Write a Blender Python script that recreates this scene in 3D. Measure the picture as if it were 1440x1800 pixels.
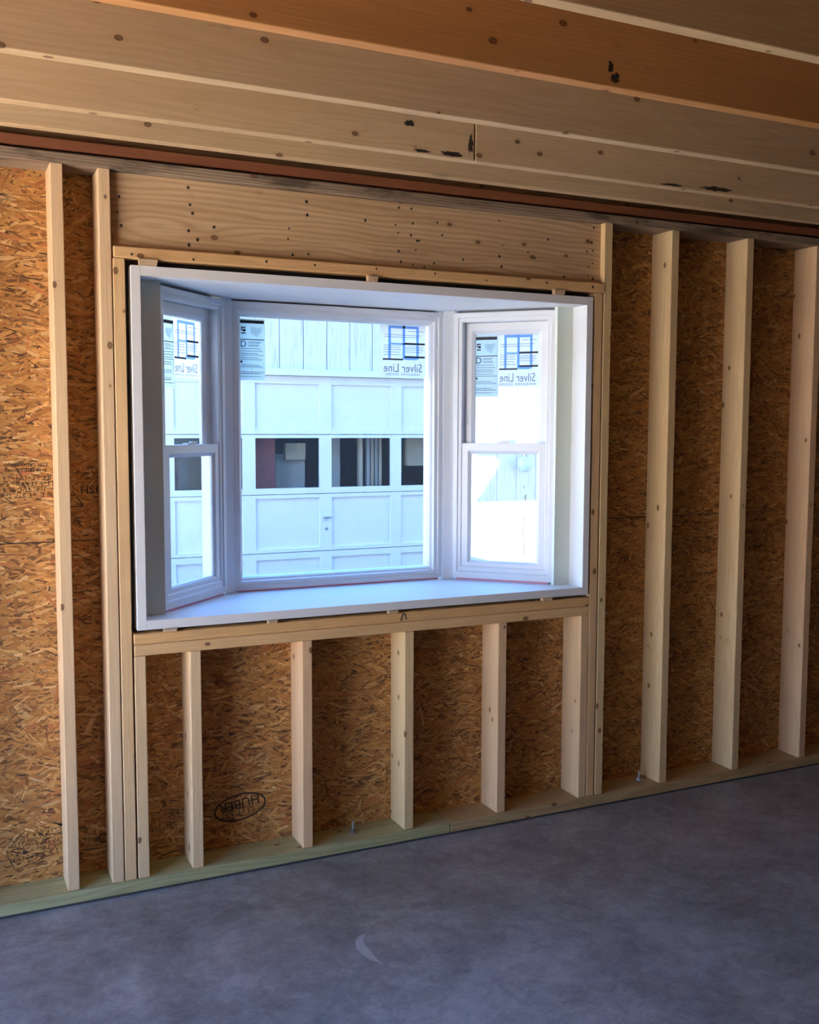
import bpy, bmesh, math, random
import numpy as np
from mathutils import Matrix, Vector

random.seed(7)
RNG = np.random.default_rng(11)
for o in list(bpy.data.objects):
    bpy.data.objects.remove(o)
scene = bpy.context.scene
COL = scene.collection

# ------------------------------------------------------------------ camera
cam_d = bpy.data.cameras.new('camera')
cam = bpy.data.objects.new('camera', cam_d)
COL.objects.link(cam)
yaw, pitch, roll = math.radians(25.272), math.radians(-4.741), math.radians(0.189)
fwd = Vector((math.sin(yaw) * math.cos(pitch), math.cos(yaw) * math.cos(pitch), math.sin(pitch)))
rgt = Vector((math.cos(yaw), -math.sin(yaw), 0))
upv = rgt.cross(fwd)
r2 = rgt * math.cos(roll) + upv * math.sin(roll)
u2 = -rgt * math.sin(roll) + upv * math.cos(roll)
m = Matrix.Identity(4)
for i in range(3):
    m[i][0], m[i][1], m[i][2] = r2[i], u2[i], -fwd[i]
m.translation = (-2.7854, -3.3729, 1.5590)
cam.matrix_world = m
cam_d.sensor_fit = 'HORIZONTAL'
cam_d.sensor_width = 36.0
cam_d.lens = 1775.53 / 1440 * 36.0
cam_d.clip_start = 0.05
scene.camera = cam

# ------------------------------------------------------------------ sky, sun, exposure
world = bpy.data.worlds.new('sky')
scene.world = world
world.use_nodes = True
wb = world.node_tree.nodes['Background']
wt = world.node_tree
w_tc = wt.nodes.new('ShaderNodeTexCoord')
w_sep = wt.nodes.new('ShaderNodeSeparateXYZ')
w_rmp = wt.nodes.new('ShaderNodeValToRGB')
SKY = [(0.0, (0.90, 0.93, 1.0), 1.0), (0.22, (0.26, 0.52, 1.0), 0.95), (0.6, (0.11, 0.36, 1.0), 0.85), (1.0, (0.10, 0.34, 1.0), 0.5)]
while len(w_rmp.color_ramp.elements) < len(SKY):
    w_rmp.color_ramp.elements.new(0.5)
for e, (p, c, k_) in zip(w_rmp.color_ramp.elements, SKY):
    e.position = p
    e.color = (c[0] * k_, c[1] * k_, c[2] * k_, 1)
wt.links.new(w_tc.outputs['Generated'], w_sep.inputs[0])
wt.links.new(w_sep.outputs[2], w_rmp.inputs[0])
wt.links.new(w_rmp.outputs[0], wb.inputs['Color'])
wb.inputs['Strength'].default_value = 3.8
sun_d = bpy.data.lights.new('sun_offscreen', 'SUN')
sun_d.energy = 30.0
sun_d.color = (1.0, 0.90, 0.76)
sun_d.angle = math.radians(0.6)
sun = bpy.data.objects.new('sun_offscreen', sun_d)
COL.objects.link(sun)
sun.rotation_euler = Vector((-0.03, -0.64, 0.77)).to_track_quat('Z', 'Y').to_euler()
vs = scene.view_settings
vs.view_transform = 'Standard'
vs.look = 'None'
vs.gamma = 1.0
vs.use_curve_mapping = False
vs.exposure = 1.4


# ------------------------------------------------------------------ material helpers
class NT:
    def __init__(self, name):
        self.m = bpy.data.materials.new(name)
        self.m.use_nodes = True
        self.t = self.m.node_tree
        self.t.nodes.clear()
        self.out = self.t.nodes.new('ShaderNodeOutputMaterial')

    def n(self, typ, ins=None, **props):
        nd = self.t.nodes.new('ShaderNode' + typ)
        for k, v in props.items():
            setattr(nd, k, v)
        for k, v in (ins or {}).items():
            self.put(nd.inputs[k], v)
        return nd

    def put(self, sock, v):
        if isinstance(v, bpy.types.NodeSocket):
            self.t.links.new(v, sock)
        else:
            sock.default_value = v

    def math(self, op, a, b=0.0, c=0.0, clamp=False):
        nd = self.n('Math', operation=op, use_clamp=clamp)
        for i, v in enumerate((a, b, c)):
            self.put(nd.inputs[i], v)
        return nd.outputs[0]

    def vmath(self, op, a, b=(0, 0, 0)):
        nd = self.n('VectorMath', operation=op)
        self.put(nd.inputs[0], a)
        self.put(nd.inputs[1], b)
        return nd.outputs[0]

    def mix(self, fac, a, b, blend='MIX'):
        nd = self.n('Mix', data_type='RGBA', blend_type=blend)
        self.put(nd.inputs[0], fac)
        self.put(nd.inputs[6], a)
        self.put(nd.inputs[7], b)
        return nd.outputs[2]

    def ramp(self, fac, stops):
        nd = self.n('ValToRGB')
        cr = nd.color_ramp
        while len(cr.elements) < len(stops):
            cr.elements.new(0.5)
        for e, (p, c) in zip(cr.elements, stops):
            e.position = p
            e.color = tuple(c) + (1,) if len(c) == 3 else c
        self.put(nd.inputs[0], fac)
        return nd.outputs[0]

    def sstep(self, v, a, b):
        nd = self.n('MapRange', interpolation_type='SMOOTHSTEP')
        for k, x in (('Value', v), ('From Min', a), ('From Max', b), ('To Min', 0.0), ('To Max', 1.0)):
            self.put(nd.inputs[k], x)
        return nd.outputs[0]

    def noise(self, vec, scale, detail=3.0, rough=0.55, dist=0.0):
        nd = self.n('TexNoise', {'Scale': scale, 'Detail': detail, 'Roughness': rough, 'Distortion': dist})
        self.put(nd.inputs['Vector'], vec)
        return nd.outputs['Fac']

    def principled(self, color, rough=0.6, bump=None, bump_strength=0.2, bump_dist=0.002, **kw):
        p = self.n('BsdfPrincipled')
        self.put(p.inputs['Base Color'], color)
        self.put(p.inputs['Roughness'], rough)
        for k, v in kw.items():
            self.put(p.inputs[k], v)
        if bump is not None:
            b = self.n('Bump', {'Strength': bump_strength, 'Distance': bump_dist, 'Height': bump})
            self.t.links.new(b.outputs[0], p.inputs['Normal'])
        self.t.links.new(p.outputs[0], self.out.inputs[0])
        return self.m


def rgba(c):
    return (c[0], c[1], c[2], 1.0)


def wood(name, light, dark, knot=(0.07, 0.028, 0.012), ring_mm=7.0, ring_amt=0.55, rough=0.62, knots=True, stain=None, warp_amt=0.10, knot_r=0.108):
    """sawn softwood, grain along local X; object colour tints each board"""
    k = NT(name)
    tc = k.n('TexCoord').outputs['Object']
    oi = k.n('ObjectInfo')
    rnd = oi.outputs['Random']
    off = k.n('CombineXYZ')
    k.put(off.inputs[0], k.math('MULTIPLY', rnd, 71.3))
    k.put(off.inputs[1], k.math('MULTIPLY', rnd, 37.7))
    k.put(off.inputs[2], k.math('MULTIPLY', rnd, 53.1))
    co = k.vmath('ADD', tc, off.outputs[0])
    sep = k.n('SeparateXYZ')
    k.put(sep.inputs[0], tc)
    warp = k.noise(k.vmath('MULTIPLY', co, (1.1, 5.0, 5.0)), 1.0, 2.0)
    warp2 = k.noise(k.vmath('MULTIPLY', co, (4.0, 22.0, 22.0)), 1.0, 2.0)
    ry = k.math('ADD', sep.outputs[1], k.math('MULTIPLY_ADD', rnd, 0.10, -0.05))
    rz = k.math('ADD', sep.outputs[2], k.math('MULTIPLY_ADD', rnd, 0.05, 0.03))
    ry = k.math('ADD', ry, k.math('MULTIPLY_ADD', warp, warp_amt, -warp_amt / 2))
    rz = k.math('ADD', rz, k.math('MULTIPLY', sep.outputs[0], 0.012))
    rad = k.math('SQRT', k.math('ADD', k.math('MULTIPLY', ry, ry), k.math('MULTIPLY', rz, rz)))
    rad = k.math('ADD', rad, k.math('MULTIPLY', warp2, 0.006))
    # knots bend the grain
    vor = k.n('TexVoronoi', {'Scale': 1.0, 'Randomness': 1.0})
    k.put(vor.inputs['Vector'], k.vmath('MULTIPLY', co, (7.8, 12.0, 12.0)))
    vd = vor.outputs['Distance']
    ring = k.math('SINE', k.math('MULTIPLY', rad, 6283.0 / ring_mm))
    ring = k.math('MULTIPLY_ADD', ring, 0.5, 0.5)
    ring = k.math('POWER', ring, 1.8)
    fib = k.noise(k.vmath('MULTIPLY', co, (5.0, 190.0, 190.0)), 1.0, 3.0)
    broad = k.noise(k.vmath('MULTIPLY', co, (1.7, 14.0, 14.0)), 1.0, 2.0)
    col = k.mix(k.math('MULTIPLY', ring, ring_amt), rgba(light), rgba(dark))
    col = k.mix(k.sstep(broad, 0.35, 0.75), col, k.mix(0.45, col, rgba(dark)))
    f2 = k.math('MULTIPLY_ADD', fib, 0.36, 0.82)
    col = k.mix(1.0, col, k.n('CombineColor', {0: f2, 1: f2, 2: f2}).outputs[0], 'MULTIPLY')
    if knots:
        halo = k.math('SUBTRACT', 1.0, k.sstep(vd, knot_r * 0.8, knot_r * 2.3))
        col = k.mix(k.math('MULTIPLY', halo, 0.35), col, rgba(dark))
        km = k.math('SUBTRACT', 1.0, k.sstep(vd, knot_r * 0.75, knot_r))
        kc = k.ramp(k.math('DIVIDE', vd, knot_r), [(0.0, (knot[0] * 3.2, knot[1] * 3.4, knot[2] * 3.2)), (0.55, (knot[0] * 2.4, knot[1] * 2.4, knot[2] * 2.2)), (0.85, knot)])
        col = k.mix(k.math('MULTIPLY', km, 0.85), col, kc)
    if stain is not None:
        sm = k.noise(k.vmath('MULTIPLY', co, (2.2, 9.0, 9.0)), 1.0, 4.0, 0.65)
        col = k.mix(k.math('MULTIPLY', k.sstep(sm, stain[1], stain[1] + 0.12), stain[2]), col, rgba(stain[0]))
    col = k.mix(1.0, col, oi.outputs['Color'], 'MULTIPLY')
    return k.principled(col, rough, bump=fib, bump_strength=0.25, bump_dist=0.001)


def plain(name, color, rough=0.5, var=0.06, scale=6.0, **kw):
    k = NT(name)
    tc = k.n('TexCoord').outputs['Object']
    nz = k.noise(tc, scale, 4.0)
    f = k.math('MULTIPLY_ADD', nz, 2 * var, 1 - var)
    col = k.mix(1.0, rgba(color), k.n('CombineColor', {0: f, 1: f, 2: f}).outputs[0], 'MULTIPLY')
    return k.principled(col, rough, **kw)


def glass_mat(name, tint=(0.88, 0.93, 0.93), f0=0.04):
    k = NT(name)
    lw = k.n('LayerWeight', {'Blend': 0.5})
    fac = k.math('MULTIPLY_ADD', k.math('POWER', lw.outputs['Facing'], 5.0), 0.94, f0)
    tr = k.n('BsdfTransparent', {'Color': rgba(tint)})
    gl = k.n('BsdfGlossy', {'Roughness': 0.0, 'Color': (1, 1, 1, 1)})
    mx = k.n('MixShader')
    k.put(mx.inputs[0], fac)
    k.put(mx.inputs[1], tr.outputs[0])
    k.put(mx.inputs[2], gl.outputs[0])
    k.t.links.new(mx.outputs[0], k.out.inputs[0])
    return k.m


def osb_base():
    k = NT('osb_sheet')
    tc = k.n('TexCoord').outputs['Object']
    col = None
    cols = [(0.30, 0.145, 0.05), (0.45, 0.25, 0.10), (0.20, 0.085, 0.03)]
    base = rgba((0.26, 0.115, 0.035))
    for i, (sx, sz) in enumerate(((9, 45), (14, 60), (40, 12))):
        w = k.n('TexNoise', {'Scale': 3.0 + i, 'Detail': 2.0})
        k.put(w.inputs['Vector'], tc)
        v = k.vmath('ADD', k.vmath('MULTIPLY', tc, (sx, sz, sz)), k.vmath('SCALE', w.outputs['Color']))
        vo = k.n('TexVoronoi', {'Scale': 1.0})
        k.put(vo.inputs['Vector'], v)
        s = k.n('SeparateColor')
        k.put(s.inputs[0], vo.outputs['Color'])
        base = k.mix(k.sstep(s.outputs[0], 0.45, 0.55), base, rgba(cols[i]))
    return k.principled(base, 0.7)


def strand_mat():
    k = NT('osb_strands')
    at = k.n('Attribute', attribute_name='Col')
    uv = k.n('UVMap')
    g = k.noise(k.vmath('MULTIPLY', uv.outputs[0], (22.0, 520.0, 1.0)), 1.0, 3.0, 0.6)
    g2 = k.noise(k.vmath('MULTIPLY', uv.outputs[0], (6.0, 60.0, 1.0)), 1.0, 2.0)
    f = k.math('MULTIPLY', k.math('MULTIPLY_ADD', g, 0.9, 0.55), k.math('MULTIPLY_ADD', g2, 0.6, 0.7))
    col = k.mix(1.0, at.outputs['Color'], k.n('CombineColor', {0: f, 1: f, 2: f}).outputs[0], 'MULTIPLY')
    return k.principled(col, 0.6, bump=g, bump_strength=0.4, bump_dist=0.0008)


def concrete(name, c0, c1, c2, scale=1.0, rough=(0.38, 0.62)):
    k = NT(name)
    tc = k.n('TexCoord').outputs['Object']
    w = k.n('TexNoise', {'Scale': 1.6 * scale, 'Detail': 3.0})
    k.put(w.inputs['Vector'], tc)
    v = k.vmath('ADD', tc, k.vmath('MULTIPLY', w.outputs['Color'], (0.55, 0.35, 0.0)))
    a = k.noise(v, 2.8 * scale, 9.0, 0.70, 0.3)
    b = k.noise(tc, 17.0 * scale, 8.0, 0.75, 0.6)
    c = k.noise(tc, 90.0 * scale, 3.0)
    f = k.math('ADD', k.math('MULTIPLY', a, 0.52), k.math('ADD', k.math('MULTIPLY', b, 0.40), k.math('MULTIPLY', c, 0.10)))
    col = k.ramp(f, [(0.40, c0), (0.50, c1), (0.62, c2)])
    ro = k.math('MULTIPLY_ADD', b, rough[1] - rough[0], rough[0])
    return k.principled(col, ro, bump=f, bump_strength=0.12, bump_dist=0.004)


def paper_mat(name, color):
    k = NT(name)
    d = k.n('BsdfDiffuse', {'Color': rgba(color)})
    t = k.n('BsdfTranslucent', {'Color': rgba(color)})
    mx = k.n('MixShader', {0: 0.72})
    k.t.links.new(d.outputs[0], mx.inputs[1])
    k.t.links.new(t.outputs[0], mx.inputs[2])
    k.t.links.new(mx.outputs[0], k.out.inputs[0])
    return k.m


def painted_siding(name, peel=False):
    """old white paint over vertical planks, grain along local X"""
    k = NT(name)
    tc = k.n('TexCoord').outputs['Object']
    oi = k.n('ObjectInfo')
    off = k.n('CombineXYZ')
    k.put(off.inputs[0], k.math('MULTIPLY', oi.outputs['Random'], 31.0))
    co = k.vmath('ADD', tc, off.outputs[0])
    g = k.noise(k.vmath('MULTIPLY', co, (3.0, 60.0, 60.0)), 1.0, 4.0, 0.65)
    col = k.ramp(g, [(0.30, (0.46, 0.47, 0.48)), (0.45, (0.70, 0.71, 0.71)), (0.7, (0.77, 0.78, 0.78))])
    if peel:
        sep = k.n('SeparateXYZ')
        k.put(sep.inputs[0], tc)
        n1 = k.noise(k.vmath('MULTIPLY', co, (9.0, 26.0, 26.0)), 1.0, 4.0, 0.7)
        band = k.math('ABSOLUTE', k.math('ADD', sep.outputs[1], k.math('MULTIPLY_ADD', n1, 0.05, -0.015)))
        msk = k.math('SUBTRACT', 1.0, k.sstep(band, 0.012, 0.03))
        msk = k.math('MULTIPLY', msk, k.sstep(n1, 0.47, 0.53))
        msk = k.math('MULTIPLY', msk, k.math('LESS_THAN', sep.outputs[0], -0.62))
        col = k.mix(msk, col, rgba((0.20, 0.12, 0.07)))
    return k.principled(col, 0.6, bump=g, bump_strength=0.2, bump_dist=0.002)


M = {}
M['stud'] = wood('stud_pine', (0.83, 0.575, 0.315), (0.70, 0.435, 0.205), ring_amt=0.42)
M['joist'] = wood('joist_pine', (0.70, 0.49, 0.275), (0.56, 0.36, 0.18), ring_mm=11, ring_amt=0.32, stain=((0.08, 0.055, 0.035), 0.66, 0.7))
M['header'] = wood('header_pine', (0.66, 0.46, 0.26), (0.44, 0.26, 0.12), ring_mm=19, ring_amt=0.6, warp_amt=0.32)
M['weathered'] = wood('weathered_plate', (0.40, 0.29, 0.19), (0.15, 0.095, 0.06), ring_mm=9, ring_amt=0.7, stain=((0.05, 0.035, 0.025), 0.52, 0.75))
M['red_board'] = wood('red_brown_board', (0.29, 0.095, 0.038), (0.20, 0.062, 0.025), ring_amt=0.3, knots=False)
M['treated'] = wood('treated_plate', (0.53, 0.415, 0.25), (0.38, 0.275, 0.14), ring_mm=9, ring_amt=0.6)
M['osb'] = osb_base()
M['strands'] = strand_mat()
M['ink'] = plain('stamp_ink', (0.035, 0.022, 0.014), 0.8)
M['faint_ink'] = plain('faint_stamp_ink', (0.30, 0.17, 0.08), 0.8)
M['nail'] = plain('nail_head', (0.03, 0.025, 0.02), 0.5)
M['concrete'] = concrete('slab_concrete', (0.16, 0.158, 0.153), (0.26, 0.256, 0.248), (0.40, 0.393, 0.382))
M['smear'] = plain('dried_smear', (0.46, 0.46, 0.45), 0.75, 0.25, 20)
M['drive'] = concrete('driveway_concrete', (0.50, 0.47, 0.42), (0.58, 0.55, 0.50), (0.66, 0.63, 0.58), 0.6, (0.7, 0.9))
M['gravel'] = concrete('dark_gravel', (0.05, 0.05, 0.045), (0.10, 0.10, 0.085), (0.16, 0.15, 0.13), 3.0, (0.8, 0.95))
M['vinyl'] = plain('white_vinyl', (0.80, 0.80, 0.80), 0.32, 0.02)
M['board_white'] = plain('white_board_paint', (0.80, 0.80, 0.80), 0.45, 0.03)
M['filler'] = plain('pale_green_filler', (0.74, 0.79, 0.68), 0.5, 0.03)  # even pale green tone of the side fillers
M['black'] = plain('black_infill', (0.03, 0.03, 0.032), 0.6)
M['gasket'] = plain('sill_gasket', (0.06, 0.058, 0.055), 0.9)
M['wrap'] = plain('grey_house_wrap', (0.22, 0.23, 0.24), 0.8)
M['stain'] = plain('dark_water_stain', (0.035, 0.024, 0.016), 0.8, 0.3, 40)
M['pink'] = plain('pink_sealant', (0.75, 0.30, 0.38), 0.5)
M['glass'] = glass_mat('window_glass')
M['clear_glass'] = glass_mat('garage_glass', (0.96, 0.97, 0.97), 0.05)
M['paper'] = paper_mat('label_paper', (0.82, 0.88, 0.83))
M['white_paper'] = paper_mat('sticker_paper', (0.97, 0.95, 0.94))
M['print_black'] = plain('label_black_print', (0.02, 0.02, 0.025), 0.6)
M['print_grey'] = plain('label_grey_print', (0.22, 0.23, 0.26), 0.6)
M['print_pale'] = paper_mat('label_pale_print', (0.72, 0.78, 0.78))
M['print_blue'] = paper_mat('label_blue_print', (0.28, 0.50, 0.95))
M['steel'] = plain('zinc_steel', (0.55, 0.57, 0.58), 0.32, 0.1, 60, Metallic=1.0)
M['shim'] = wood('shim_wood', (0.70, 0.52, 0.33), (0.52, 0.34, 0.18), knots=False)
M['siding'] = painted_siding('painted_plank')
M['siding_peel'] = painted_siding('peeling_plank', True)
M['door_paint'] = plain('door_white_paint', (0.76, 0.77, 0.77), 0.5, 0.05, 9)
M['dark_room'] = plain('bare_wood_interior', (0.26, 0.19, 0.12), 0.9)
M['maroon'] = plain('maroon_reflection', (0.24, 0.075, 0.075), 0.7)
M['grey_board'] = plain('grey_board', (0.40, 0.40, 0.40), 0.7)
M['pale_board'] = plain('pale_board', (0.55, 0.47, 0.36), 0.7)
M['shingle'] = plain('roof_shingle', (0.10, 0.10, 0.10), 0.9, 0.3, 30)
M['lamp_glass'] = plain('pale_lamp_glass', (0.55, 0.75, 0.68), 0.15)
M['tan_blocker'] = plain('blocker_paint', (0.50, 0.48, 0.44), 0.7)  # colour of the two added, unseen light blockers

# ------------------------------------------------------------------ object helpers
WM = {}      # world matrices of objects made so far


def link(name, data, mw=None, parent=None):
    o = bpy.data.objects.new(name, data)
    COL.objects.link(o)
    mw = mw if mw is not None else Matrix.Identity(4)
    if parent is not None:
        o.parent = parent
        o.matrix_local = WM[parent.name].inverted() @ mw
    else:
        o.matrix_local = mw
    WM[o.name] = mw
    return o


def tag(o, label, cat, group=None, kind=None):
    o['label'] = label
    o['category'] = cat
    if group:
        o['group'] = group
    if kind:
        o['kind'] = kind
    return o


def empty(name, loc):
    return link(name, None, Matrix.Translation(loc))


def new_mesh(name, verts, faces, mat, smooth=False):
    me = bpy.data.meshes.new(name)
    me.from_pydata([tuple(v) for v in verts], [], faces)
    me.materials.append(mat)
    if smooth:
        for p in me.polygons:
            p.use_smooth = True
    me.update()
    return me


def box_geo(a, b, c=0.0):
    """verts / faces of a box from corner a to corner b with chamfer c"""
    bm = bmesh.new()
    bmesh.ops.create_cube(bm, size=1.0)
    for v in bm.verts:
        v.co = Vector(((a[i] + b[i]) / 2 + v.co[i] * (b[i] - a[i]) for i in range(3)))
    if c > 0:
        bmesh.ops.bevel(bm, geom=list(bm.edges), offset=c, segments=2, profile=0.5, affect='EDGES')
    bm.verts.index_update()
    vs_ = [v.co.copy() for v in bm.verts]
    fs_ = [[v.index for v in f.verts] for f in bm.faces]
    bm.free()
    return vs_, fs_


def merge(geos):
    V, F = [], []
    for v, f in geos:
        k = len(V)
        V += list(v)
        F += [[i + k for i in q] for q in f]
    return V, F


PERM = {'x': Matrix(((1, 0, 0), (0, 1, 0), (0, 0, 1))),
        'z': Matrix(((0, 1, 0), (0, 0, 1), (1, 0, 0))),      # local X->z, Y->x, Z->y
        'y': Matrix(((0, 0, 1), (1, 0, 0), (0, 1, 0)))}      # local X->y, Y->z, Z->x


def board(name, a, b, axis, mat, parent=None, c=0.003, tint=(1, 1, 1), warp=0.0):
    """a sawn board between corners a and b, grain along axis, with eased edges"""
    ctr = Vector([(a[i] + b[i]) / 2 for i in range(3)])
    R = PERM[axis]
    half = R.transposed() @ Vector([(b[i] - a[i]) / 2 for i in range(3)])
    half = Vector([abs(h) for h in half])
    v, f = box_geo(-half, half, c)
    me = new_mesh(name, v, f, mat)
    mw = Matrix.Translation(ctr) @ R.to_4x4()
    o = link(name, me, mw, parent)
    o.color = (tint[0], tint[1], tint[2], 1)
    return o


def block(name, a, b, mat, parent=None, c=0.0, mw=None):
    v, f = box_geo(a, b, c)
    return link(name, new_mesh(name, v, f, mat), mw, parent)


def blocks(name, pairs, mat, parent=None, c=0.0, mw=None):
    v, f = merge([box_geo(a, b, c) for a, b in pairs])
    return link(name, new_mesh(name, v, f, mat), mw, parent)


def prism(name, poly, z0, z1, mat, parent=None):
    n = len(poly)
    v = [(x, y, z0) for x, y in poly] + [(x, y, z1) for x, y in poly]
    f = [list(range(n))[::-1], [i + n for i in range(n)]]
    f += [[i, (i + 1) % n, (i + 1) % n + n, i + n] for i in range(n)]
    me = new_mesh(name, v, f, mat)
    bm = bmesh.new()
    bm.from_mesh(me)
    bmesh.ops.recalc_face_normals(bm, faces=bm.faces)
    bm.to_mesh(me)
    bm.free()
    return link(name, me, None, parent)


def rect_frame(name, u0, u1, z0, z1, prof, mat, parent, mw, mult=(1, 1, 1, 1)):
    """mitred rectangular frame: prof = closed list of (inset, depth); mult = left,right,bottom,top"""
    V, F = [], []
    n = len(prof)
    for (s, d) in prof:
        V += [(u0 + s * mult[0], d, z0 + s * mult[2]), (u1 - s * mult[1], d, z0 + s * mult[2]),
              (u1 - s * mult[1], d, z1 - s * mult[3]), (u0 + s * mult[0], d, z1 - s * mult[3])]
    for i in range(n):
        j = (i + 1) % n
        for q in range(4):
            r = (q + 1) % 4
            F.append([i * 4 + q, i * 4 + r, j * 4 + r, j * 4 + q])
    me = new_mesh(name, V, F, mat)
    bm = bmesh.new()
    bm.from_mesh(me)
    bmesh.ops.recalc_face_normals(bm, faces=bm.faces)
    bm.to_mesh(me)
    bm.free()
    return link(name, me, mw, parent)


def lathe_geo(prof, seg=20):
    V, F = [], []
    for r, z in prof:
        for i in range(seg):
            a = 2 * math.pi * i / seg
            V.append((r * math.cos(a), r * math.sin(a), z))
    for k in range(len(prof) - 1):
        for i in range(seg):
            j = (i + 1) % seg
            F.append([k * seg + i, k * seg + j, (k + 1) * seg + j, (k + 1) * seg + i])
    F.append(list(range(seg))[::-1])
    F.append([(len(prof) - 1) * seg + i for i in range(seg)])
    return V, F


def text_geo(body, size, sx=1.0, mirror=False):
    """flat lettering centred on the origin, in local X (right) and Z (up) facing -Y"""
    cu = bpy.data.curves.new('lettering', 'FONT')
    cu.body = body
    cu.size = size
    cu.align_x = 'CENTER'
    cu.align_y = 'CENTER'
    cu.resolution_u = 2
    ob = bpy.data.objects.new('lettering', cu)
    COL.objects.link(ob)
    dg = bpy.context.evaluated_depsgraph_get()
    me = bpy.data.meshes.new_from_object(ob.evaluated_get(dg))
    V = [((-1 if mirror else 1) * v.co.x * sx, 0.0, v.co.y) for v in me.vertices]
    F = [list(p.vertices) for p in me.polygons]
    if mirror:
        F = [q[::-1] for q in F]
    bpy.data.objects.remove(ob)
    bpy.data.curves.remove(cu)
    bpy.data.meshes.remove(me)
    return V, F


def moved(geo, dx=0, dy=0, dz=0, rot=0.0):
    c, s = math.cos(rot), math.sin(rot)
    return [(x * c - z * s + dx, y + dy, x * s + z * c + dz) for x, y, z in geo[0]], geo[1]


def rect_geo(x0, z0, x1, z1, y=0.0):
    return [(x0, y, z0), (x1, y, z0), (x1, y, z1), (x0, y, z1)], [[0, 1, 2, 3]]


# ------------------------------------------------------------------ main dimensions (metres)
XL, XR, YF = -4.1, 4.2, -6.6          # room: left, right, front (behind the viewer)
HS = 2.376                            # underside of top plate
D = 0.13                              # stud depth
ZF = -0.008                           # slab
JZ = 2.452                            # joist underside
JX0, JX1 = -2.190, -0.390             # window jamb outer
JZ0, JZ1 = 0.887, 2.080

# ------------------------------------------------------------------ floor and ground
floor = block('floor', (XL - 0.15, YF - 0.15, -0.30), (XR + 0.15, 0.16, ZF), M['concrete'])
tag(floor, 'troweled grey concrete slab floor with mottled stains', 'floor', kind='structure')


def flat_poly(name, pts, z, mat, parent):
    me = new_mesh(name, [(x, y, z) for x, y in pts], [list(range(len(pts)))], mat)
    return link(name, me, None, parent)


cres = []
for i in range(13):
    t = i / 12
    a = math.radians(70 + 150 * t)
    cres.append((-1.640 + 0.075 * math.cos(a) + 0.06 * t, -0.665 + 0.085 * math.sin(a) - 0.05 * t))
for i in range(12, -1, -1):
    t = i / 12
    a = math.radians(70 + 150 * t)
    w = 0.034 * math.sin(math.pi * min(1, t * 1.05)) ** 0.7 + 0.002
    cres.append((-1.640 + (0.075 - w) * math.cos(a) + 0.06 * t, -0.665 + (0.085 - w) * math.sin(a) - 0.05 * t))
flat_poly('dried_smear', cres, ZF + 0.0006, M['smear'], floor)
flat_poly('dried_smear', [(-1.745, -0.800), (-1.775, -0.812), (-1.93, -0.868), (-2.005, -0.925), (-1.96, -0.955), (-1.90, -0.945), (-1.80, -0.868)], ZF + 0.0006,
          plain('faint_smear', (0.27, 0.266, 0.26), 0.6, 0.35, 26), floor)

ground = block('ground', (-60, -60, -0.6), (60, 60, -0.13), M['gravel'])
tag(ground, 'dark gravel ground between the two buildings', 'ground', kind='structure')
wy = block('yard_sky_blocker', (6.7, 0.2, -0.129), (6.85, 12.0, 5.0), M['tan_blocker'])  # unseen wall, added to keep horizon sky light out of the alley
tag(wy, 'unseen wall added at the yard end to block sky light', 'wall', kind='structure')
drive = block('driveway', (-16, -12, -0.129), (XL - 0.151, 3.0, -0.02), M['drive'])
tag(drive, 'pale concrete driveway outside the open side of the room', 'driveway', kind='structure')

# ------------------------------------------------------------------ the other walls, ceiling deck, added sun blocker
wl = blocks('wall_left', [((XL - 0.15, -0.25, ZF), (XL, 0.15, 2.70)), ((XL - 0.15, YF - 0.15, ZF), (XL, -2.2, 2.70)), ((XL - 0.15, -2.2, 1.98), (XL, -0.25, 2.70))], M['osb'])
tag(wl, 'sheathed side wall with a wide open doorway to the driveway', 'wall', kind='structure')
wr = block('wall_right', (XR, YF - 0.15, ZF), (XR + 0.15, 0.15, 2.70), M['osb'])
tag(wr, 'sheathed end wall of the unfinished room', 'wall', kind='structure')
wf = block('wall_front', (XL, YF - 0.15, ZF), (XR, YF, 2.70), M['osb'])
tag(wf, 'sheathed wall facing the bay window wall', 'wall', kind='structure')
# unseen mass added to shade the garage; its sloping notch passes a sun patch
bx0, bx1 = 1.46, 2.12
g = merge([box_geo((XL - 0.15, YF - 0.15, 2.715), (bx0, 0.15, 9.4)), box_geo((bx1, YF - 0.15, 2.715), (XR + 0.15, 0.15, 9.4)),
           box_geo((bx0, YF - 0.15, 2.715), (bx1, -2.8, 9.4)), box_geo((bx0, -0.05, 7.52), (bx1, 0.15, 9.4)),
           ([(bx0, -2.8, 2.715), (bx1, -2.8, 2.715), (bx1, 0.15, 2.715), (bx0, 0.15, 2.715), (bx0, -2.8, 6.6), (bx1, -2.8, 7.5), (bx1, 0.15, 7.5), (bx0, 0.15, 6.6)],
            [[0, 3, 2, 1], [4, 5, 6, 7], [0, 1, 5, 4], [2, 3, 7, 6], [1, 2, 6, 5], [3, 0, 4, 7]])])
wu = link('upper_sun_blocker', new_mesh('upper_sun_blocker', g[0], g[1], M['tan_blocker']))
tag(wu, 'unseen block added above the joists to shade the garage', 'wall', kind='structure')

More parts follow.
